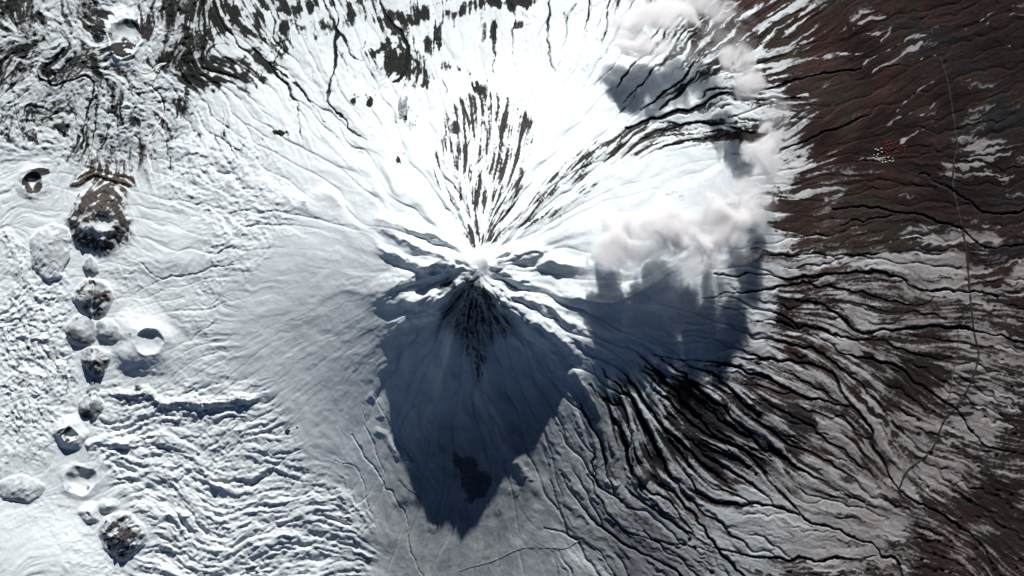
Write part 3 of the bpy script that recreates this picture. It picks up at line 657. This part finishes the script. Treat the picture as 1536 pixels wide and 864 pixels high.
def plain(name, colr, rough=.8, var=.25, scale=1 / 12.0):
    m, n, l = new_mat(name)
    out = n.new('ShaderNodeOutputMaterial'); bs = n.new('ShaderNodeBsdfPrincipled'); l.new(bs.outputs[0], out.inputs[0])
    bs.inputs['Roughness'].default_value = rough; bs.inputs['Specular IOR Level'].default_value = .2
    geo = n.new('ShaderNodeNewGeometry'); t = n.new('ShaderNodeTexNoise'); t.inputs['Scale'].default_value = scale; t.inputs['Detail'].default_value = 3
    l.new(geo.outputs['Position'], t.inputs['Vector'])
    rp = n.new('ShaderNodeMapRange'); rp.inputs['To Min'].default_value = 1 - var; rp.inputs['To Max'].default_value = 1 + var; l.new(t.outputs['Fac'], rp.inputs['Value'])
    mu = n.new('ShaderNodeMix'); mu.data_type = 'RGBA'; mu.blend_type = 'MULTIPLY'; mu.inputs[0].default_value = 1
    mu.inputs[6].default_value = (*colr, 1); l.new(rp.outputs[0], mu.inputs[7]); l.new(mu.outputs[2], bs.inputs['Base Color'])
    return m

# ------------------------------------------------------------------ cutting the sheet into the terrain, the volcano, its cones and cuts
def props(o, label=None, cat=None, group=None, kind=None):
    for k, v in (('label', label), ('category', cat), ('group', group), ('kind', kind)):
        if v: o[k] = v
    return o
OWN = np.zeros((ny - 1, nx - 1), np.int32)
KEYS = ['terrain']
def claim(sl, mask, key, over=None):
    """give the sheet's quads under a mask (in fine grid terms) to a piece"""
    full = np.zeros((ny - 1, nx - 1), bool)
    sub = np.zeros((NY, NX), bool); sub[sl] = mask
    full[PADN:PADN + NY, PADN:PADN + NX] = sub
    if over is not None: full &= np.isin(OWN, over)
    if full.sum() < 4: return None
    KEYS.append(key); OWN[full] = len(KEYS) - 1
    return len(KEYS) - 1
every = (slice(0, NY), slice(0, NX))
vol_poly = poly([(718,258),(760,268),(815,300),(850,345),(905,400),(925,455),(935,520),(920,575),(890,620),(840,655),(760,672),(690,672),(620,655),(580,600),(550,530),(530,470),(525,410),(545,345),(600,295),(660,265)], 2, 2) > .5
K_vol = claim(every, vol_poly, 'volcano')
K_kr = claim(every, kr < 1.05, 'summit_crater', [K_vol])
K_ridge = [claim(line_own[('ridge', i)][0], line_own[('ridge', i)][1], 'ridge', [K_vol]) for i in range(len(RIDGES))]
K_gul = [claim(line_own[('gully', i)][0], line_own[('gully', i)][1], 'ravine', [0]) for i in range(len(GULLIES))]
K_cone, K_ck = [], []
ground_ids = [0] + [g for g in K_gul if g]
for (sl, bm_, km) in cone_own:
    k = claim(sl, bm_, 'cone', ground_ids); K_cone.append(k)
    K_ck.append(claim(sl, km, 'crater', [k]) if km is not None else None)
K_lava = claim(W['lava'][0], W['lava'][1], 'lava', ground_ids)
K_rock = claim(every, Z['shadow_rock'] > .5, 'bare_rock', ground_ids)
K_rim = claim(W['rim'][0], W['rim'][1], 'rim', ground_ids + [K_cone[0]])
VID = np.arange(ny * nx).reshape(ny, nx)
DUf = DU.ravel()
COf, NNf, PPf, AAf, RRf = CO.reshape(-1, 3), NN.reshape(-1, 3), PP.ravel(), AA.ravel(), RR.reshape(-1, 4)
def piece(name, kid, origin=None, parent=None):
    j, i = np.nonzero(OWN == kid)
    a = VID[j, i]; quads = np.stack([a + nx, a + nx + 1, a + 1, a], 1)
    used, inv = np.unique(quads, return_inverse=True); inv = inv.reshape(-1, 4).astype(np.int32)
    org = np.zeros(3, np.float32) if origin is None else np.array(origin, np.float32)
    me = bpy.data.meshes.new(name)
    me.vertices.add(len(used)); me.vertices.foreach_set('co', (COf[used] - org).ravel())
    me.loops.add(inv.size); me.loops.foreach_set('vertex_index', inv.ravel())
    me.polygons.add(len(inv)); me.polygons.foreach_set('loop_start', np.arange(0, inv.size, 4, dtype=np.int32))
    me.update(calc_edges=True)
    me.polygons.foreach_set('use_smooth', np.ones(len(inv), bool))
    for nm, arr in (('snow', PPf), ('grey_tone', AAf), ('dust', DUf)):
        at = me.attributes.new(nm, 'FLOAT', 'POINT'); at.data.foreach_set('value', arr[used])
    at = me.attributes.new('rock', 'FLOAT_COLOR', 'POINT'); at.data.foreach_set('color', RRf[used].ravel())
    if kid != 0: me.normals_split_custom_set_from_vertices(NNf[used].tolist())
    me.materials.append(M_GROUND)
    o = bpy.data.objects.new(name, me); col.objects.link(o)
    if parent: o.parent = parent
    else: o.location = org
    return o
def ground(px, py):
    return float(samp(H, np.array([px], np.float32), np.array([py], np.float32))[0])
def world(px, py, dz=0.0): return ((px - MW / 2) * S, (MH / 2 - py) * S, ground(px, py) + dz)
terrain = props(piece('terrain', 0), kind='structure')
for k in K_gul:
    if k and (OWN == k).any(): piece('ravine', k, None, terrain)
vo = Vector(world(CX, CY)); vo.z = 0
if K_rock: piece('bare_rock', K_rock, None, terrain)
volcano = bpy.data.objects.new('volcano', None); col.objects.link(volcano); volcano.location = vo
props(volcano, 'tall snow covered volcano with a dark shaded face and a smoking summit', 'volcano')
piece('flank', K_vol, vo, volcano)
if K_kr: piece('summit_crater', K_kr, vo, volcano)
for k in K_ridge:
    if k and (OWN == k).any(): piece('ridge', k, vo, volcano)
log('volcano')
CONE_TXT = [
 ('cinder_cone', 'largest brown cinder cone, under the curved brown rim, with a snow filled crater', 'cinder cone'),
 ('lava_dome', 'small cleft grey dome directly below the largest brown cinder cone', 'lava dome'),
 ('lava_dome', 'heart shaped dome speckled with dark rock above the pair of smooth grey domes', 'lava dome'),
 ('lava_dome', 'left one of two smooth grey domes that touch side by side', 'lava dome'),
 ('lava_dome', 'right one of two smooth grey domes that touch side by side', 'lava dome'),
 ('cinder_cone', 'dark round cone with a little pit, just below the pair of smooth grey domes', 'cinder cone'),
 ('lava_dome', 'tiny cleft dome between the dark round cone and the split round dome', 'lava dome'),
 ('lava_dome', 'round grey dome split by a groove at the left end of the long lava ridge', 'lava dome'),
 ('cinder_cone', 'white snowy cone with a small black crater, below the split round dome', 'cinder cone'),
 ('cinder_cone', 'wide low cone with a large half shaded pit and a snow floor', 'cinder cone'),
 ('cinder_cone', 'small white cone with dark lower side above the rugged rocky dome', 'cinder cone'),
 ('snow_mound', 'little snow mound between the half shaded pit and the rugged rocky dome', 'mound'),
 ('lava_dome', 'rugged dark and white rocky dome, lowest of the chain of cones', 'lava dome'),
 ('crater_cone', 'low ring cone with a round dark pit, left of the largest brown cinder cone', 'cinder cone'),
 ('lava_dome', 'flat topped stippled white plateau with steep rims, below left of the largest brown cinder cone', 'lava dome'),
 ('lava_dome', 'low oval stippled grey dome at the left edge of the picture', 'lava dome'),
 ('cinder_cone', 'smooth white cone with a deep bright bowl crater, standing apart from the chain', 'cinder cone'),
 ('crater_cone', 'horseshoe shaped crater with a dark floor beside the winding white road', 'cinder cone'),
 ('lava_dome', 'small rounded hill with a dark side among the black ravines', 'lava dome'),
 ('cinder_cone', 'small dark ragged cone above the low ring cone', 'cinder cone'),
]
for c, k, kk_, (nm, lab, cat) in zip(CONES, K_cone, K_ck, CONE_TXT):
    if not k: continue
    org = Vector(world(*c['c'])); org.z = 0
    o = props(piece(nm, k, org), lab, cat, 'cones and domes on the snowy plateau')
    if kk_: piece('crater', kk_, org, o)
    if k == K_cone[0] and K_rim: piece('curved_rim', K_rim, org, o)
if K_lava:
    org = Vector(world(280, 604)); org.z = 0
    props(piece('lava_ridge', K_lava, org), 'long tan and white lava ridge casting a dark shadow, running right from the split dome', 'lava flow')
log('pieces')

# ------------------------------------------------------------------ dwarf pine on the bare patches by the top edge
M_PINE = plain('pine_green', (.030, .036, .026), .9, .5, 1 / 40.0)
cand = np.argwhere((P < .22) & ((Z['top_patch'] + Z['diag'] + .7 * Z['top_left']) > .3) & (Y < 260))
cand = cand[rng.permutation(len(cand))[:16000]]
ang5 = np.arange(5) * 2 * math.pi / 5
vs, fs = [], []
for j, i in cand:
    cx, cy_ = (gx[i] + rng.uniform(-.6, .6) - MW / 2) * S, (MH / 2 - gy[j] + rng.uniform(-.6, .6)) * S; cz = float(H[j, i])
    rr = rng.uniform(4, 9); hh = rng.uniform(4, 10); b = len(vs); a0 = rng.uniform(0, 6)
    q = rng.uniform(.7, 1.3, 5) * rr
    vs += [(cx + q[k] * math.cos(a0 + ang5[k]), cy_ + q[k] * math.sin(a0 + ang5[k]), cz - 1.5) for k in range(5)] + [(cx, cy_, cz + hh)]
    fs += [(b + k, b + (k + 1) % 5, b + 5) for k in range(5)]
me = bpy.data.meshes.new('pine_thicket'); me.from_pydata(vs, [], fs); me.update(); me.materials.append(M_PINE)
o = bpy.data.objects.new('pine_thicket', me); col.objects.link(o)
props(o, 'dark pine thickets scattered over the snow along the top edge', 'thicket', None, 'stuff')

# ------------------------------------------------------------------ roads and tracks
def ribbon(name, pts, width, mat, lift=3.0, kind='structure'):
    p = crom(pts, 3.0); vs, fs = [], []
    for i in range(len(p)):
        t = p[min(i + 1, len(p) - 1)] - p[max(i - 1, 0)]; t = t / (np.hypot(*t) + 1e-9); nrm = np.array([-t[1], t[0]])
        for sgn in (-1, 0, 1):
            q = p[i] + nrm * sgn * width * .5; x, y, z = world(q[0], q[1], lift + 4)
            vs.append((x, y, z if sgn else z + .6))
        if i:
            b = 3 * i
            fs += [(b - 3, b - 2, b + 1, b), (b - 2, b - 1, b + 2, b + 1)]
    me = bpy.data.meshes.new(name); me.from_pydata(vs, [], fs); me.update()
    if me.polygons[0].normal.z < 0: me.flip_normals()
    me.materials.append(mat); o = bpy.data.objects.new(name, me); col.objects.link(o); props(o, kind=kind); return o
M_SNOWROAD = plain('packed_snow', (.86, .85, .83)); M_DIRT = plain('dark_gravel', (.07, .06, .055)); M_TRACK = plain('grey_track', (.030, .028, .027))
ribbon('mountain_road', [(249,94),(235,103),(229,122),(226,130),(240,148),(245,167),(237,187),(224,208),(221,224),(222,236),(231,266)], 1.9, M_SNOWROAD)
ribbon('mountain_road', [(249,95),(238,97),(224,108),(213,108),(203,101)], 1.7, M_SNOWROAD)
ribbon('track', [(690,855),(705,849),(739,840),(781,821),(817,819),(848,821),(864,812),(877,810),(892,822),(905,835)], 1.6, plain('pale_track', (.48, .48, .49)))
ribbon('road', [(1412,85),(1425,130),(1437,215),(1433,240),(1432,280),(1445,340),(1452,380),(1457,440),(1463,497),(1470,532),(1460,570),(1443,602),(1418,632),(1398,677),(1363,707),(1350,735)], 3.0, M_TRACK)
ribbon('track', [(1440,490),(1438,522),(1428,582),(1420,620)], 1.5, M_DIRT)
log('roads')

# ------------------------------------------------------------------ steam and clouds
import bmesh
def cloud_material():
    m, n, l = new_mat('cloud_vapour')
    out = n.new('ShaderNodeOutputMaterial'); pv = n.new('ShaderNodeVolumePrincipled'); l.new(pv.outputs[0], out.inputs['Volume'])
    pv.inputs['Color'].default_value = (.992, .989, .986, 1); pv.inputs['Anisotropy'].default_value = .1
    tc = n.new('ShaderNodeTexCoord'); geo = n.new('ShaderNodeNewGeometry'); oi = n.new('ShaderNodeObjectInfo')
    ln = n.new('ShaderNodeVectorMath'); ln.operation = 'LENGTH'; l.new(tc.outputs['Object'], ln.inputs[0])
    t = n.new('ShaderNodeTexNoise'); t.inputs['Scale'].default_value = 1 / 420.0; t.inputs['Detail'].default_value = 5; t.inputs['Roughness'].default_value = .58; t.inputs['Distortion'].default_value = .9
    l.new(geo.outputs['Position'], t.inputs['Vector'])
    def mth(op, a, b):
        x = n.new('ShaderNodeMath'); x.operation = op
        for i, v in enumerate((a, b)):
            if isinstance(v, (int, float)): x.inputs[i].default_value = v
            else: l.new(v, x.inputs[i])
        return x.outputs[0]
    r2 = mth('POWER', ln.outputs['Value'], 2.0)
    t2 = n.new('ShaderNodeTexNoise'); t2.inputs['Scale'].default_value = 1 / 900.0; t2.inputs['Detail'].default_value = 2; l.new(geo.outputs['Position'], t2.inputs['Vector'])
    nz = mth('ADD', mth('MULTIPLY', mth('SUBTRACT', t.outputs['Fac'], .5), 4.6), mth('MULTIPLY', mth('SUBTRACT', t2.outputs['Fac'], .5), 1.2))
    v = mth('ADD', mth('MULTIPLY', mth('SUBTRACT', .92, r2), .8), nz)
    mr = n.new('ShaderNodeMapRange'); mr.interpolation_type = 'SMOOTHSTEP'; mr.inputs['From Min'].default_value = 0; mr.inputs['From Max'].default_value = .95; l.new(v, mr.inputs['Value'])
    at = n.new('ShaderNodeAttribute'); at.attribute_type = 'OBJECT'; at.attribute_name = 'thickness'
    l.new(mth('MULTIPLY', mth('MULTIPLY', mr.outputs[0], at.outputs['Fac']), 1.75), pv.inputs['Density'])
    return m
M_CLOUD = cloud_material()
bmc = bmesh.new(); bmesh.ops.create_icosphere(bmc, subdivisions=3, radius=1.0)
puff_me = bpy.data.meshes.new('puff'); bmc.to_mesh(puff_me); bmc.free(); puff_me.materials.append(M_CLOUD)
def cloud(name, label, cat, puffs, group=None):
    x0, y0 = puffs[0][0], puffs[0][1]; org = Vector(world(x0, y0, puffs[0][2]))
    root = bpy.data.objects.new(name, None); col.objects.link(root); root.location = org; props(root, label, cat, group)
    for (px, py, alt, rx, ry, rz, dn) in puffs:
        o = bpy.data.objects.new('puff', puff_me); col.objects.link(o); o.parent = root
        o.location = Vector(world(px, py, alt)) - org; o.scale = (rx * S, ry * S, rz * S); o['thickness'] = dn
cloud('steam_plume', 'large pale steam plume drifting right of the volcano, above a wide blue shadow', 'cloud',
      [(965,348,700,85,50,26,.012),(1045,342,750,80,52,28,.014),(1098,332,780,50,42,24,.008),(1005,385,620,95,34,20,.006),(925,372,600,55,38,20,.007),
       (1105,288,850,40,36,20,.007),(1135,243,900,34,44,20,.008),(1150,212,900,20,28,14,.009),
       (1080,372,760,65,30,18,.0018),(1128,300,860,44,56,22,.0012),(1160,185,950,28,52,16,.001),(1022,298,800,60,36,20,.0018),(890,392,600,48,30,16,.002)])
cloud('cloud', 'small wispy grey cloud standing alone above the long steam plume', 'cloud', [(1103,95,700,30,34,18,.009),(1118,128,700,34,28,16,.007)], 'loose clouds near the top')
cloud('cloud', 'bright white cloud at the top edge, over the blue shadowed snow streaks', 'cloud',
      [(962,62,650,48,30,20,.013),(990,35,700,62,32,18,.006),(1050,12,700,55,30,16,.005),(940,40,650,36,36,16,.006),(1085,55,720,60,46,18,.0009),(1015,75,680,60,30,16,.0012)], 'loose clouds near the top')
cloud('summit_steam', 'little white puff of steam rising from the summit crater', 'steam', [(721,388,70,14,14,8,.005),(732,404,80,16,12,7,.003)])
# ------------------------------------------------------------------ the village on the dark plain
def house_mesh(name, wall_m, roof_m):
    bm = bmesh.new(); L, Wd, h, rh = 15, 10, 6, 5
    pts = [(-L,-Wd,-3),(L,-Wd,-3),(L,Wd,-3),(-L,Wd,-3),(-L,-Wd,h),(L,-Wd,h),(L,Wd,h),(-L,Wd,h),(-L,0,h+rh),(L,0,h+rh)]
    v = [bm.verts.new(p) for p in pts]
    for f in ((0,1,5,4),(2,3,7,6),(1,2,6,9,5),(3,0,4,8,7)): bm.faces.new([v[i] for i in f]).material_index = 0
    e = [bm.verts.new(p) for p in ((-L-2,-Wd-2,h-1.2),(L+2,-Wd-2,h-1.2),(L+2,0,h+rh+.4),(-L-2,0,h+rh+.4),(L+2,Wd+2,h-1.2),(-L-2,Wd+2,h-1.2))]
    for f in ((0,1,2,3),(3,2,4,5)): bm.faces.new([e[i] for i in f]).material_index = 1
    me = bpy.data.meshes.new(name); bm.to_mesh(me); bm.free(); me.materials.append(wall_m); me.materials.append(roof_m); return me
M_WALL = plain('house_wall', (.35, .33, .30)); M_RED = plain('red_roof', (.17, .022, .030)); M_WHITE = plain('snowy_roof', (.45, .45, .45))
h_red, h_white = house_mesh('house_red', M_WALL, M_RED), house_mesh('house_white', M_WALL, M_WHITE)
r2 = np.random.default_rng(5)
used = []
def place(me, px, py, nm, lab, grp, sc_=1.0):
    o = bpy.data.objects.new(nm, me); col.objects.link(o); o.location = world(px, py, 2); o.rotation_euler.z = r2.normal(0, .5); o.scale = (sc_,) * 3
    props(o, lab, 'house', grp); used.append((px, py))
def spot(x0, x1, y0, y1):
    for _ in range(200):
        p = (r2.uniform(x0, x1), r2.uniform(y0, y1))
        if all(math.hypot(p[0] - q[0], p[1] - q[1]) > 3.6 for q in used): return p
    return None
for k in range(34):
    p = spot(1328, 1345, 209, 233) if k < 24 else spot(1345, 1361, 217, 227)
    if p: place(h_red, *p, 'house', 'red roofed house in the small village on the dark plain', 'red roofed village houses', r2.uniform(.55, .85))
for k in range(18):
    p = spot(1311, 1328, 222, 244) if k < 11 else spot(1326, 1342, 233, 243)
    if p: place(h_white, *p, 'house', 'house with a snow white roof in the small village on the dark plain', 'white roofed village houses', r2.uniform(.5, .9))
log('done')
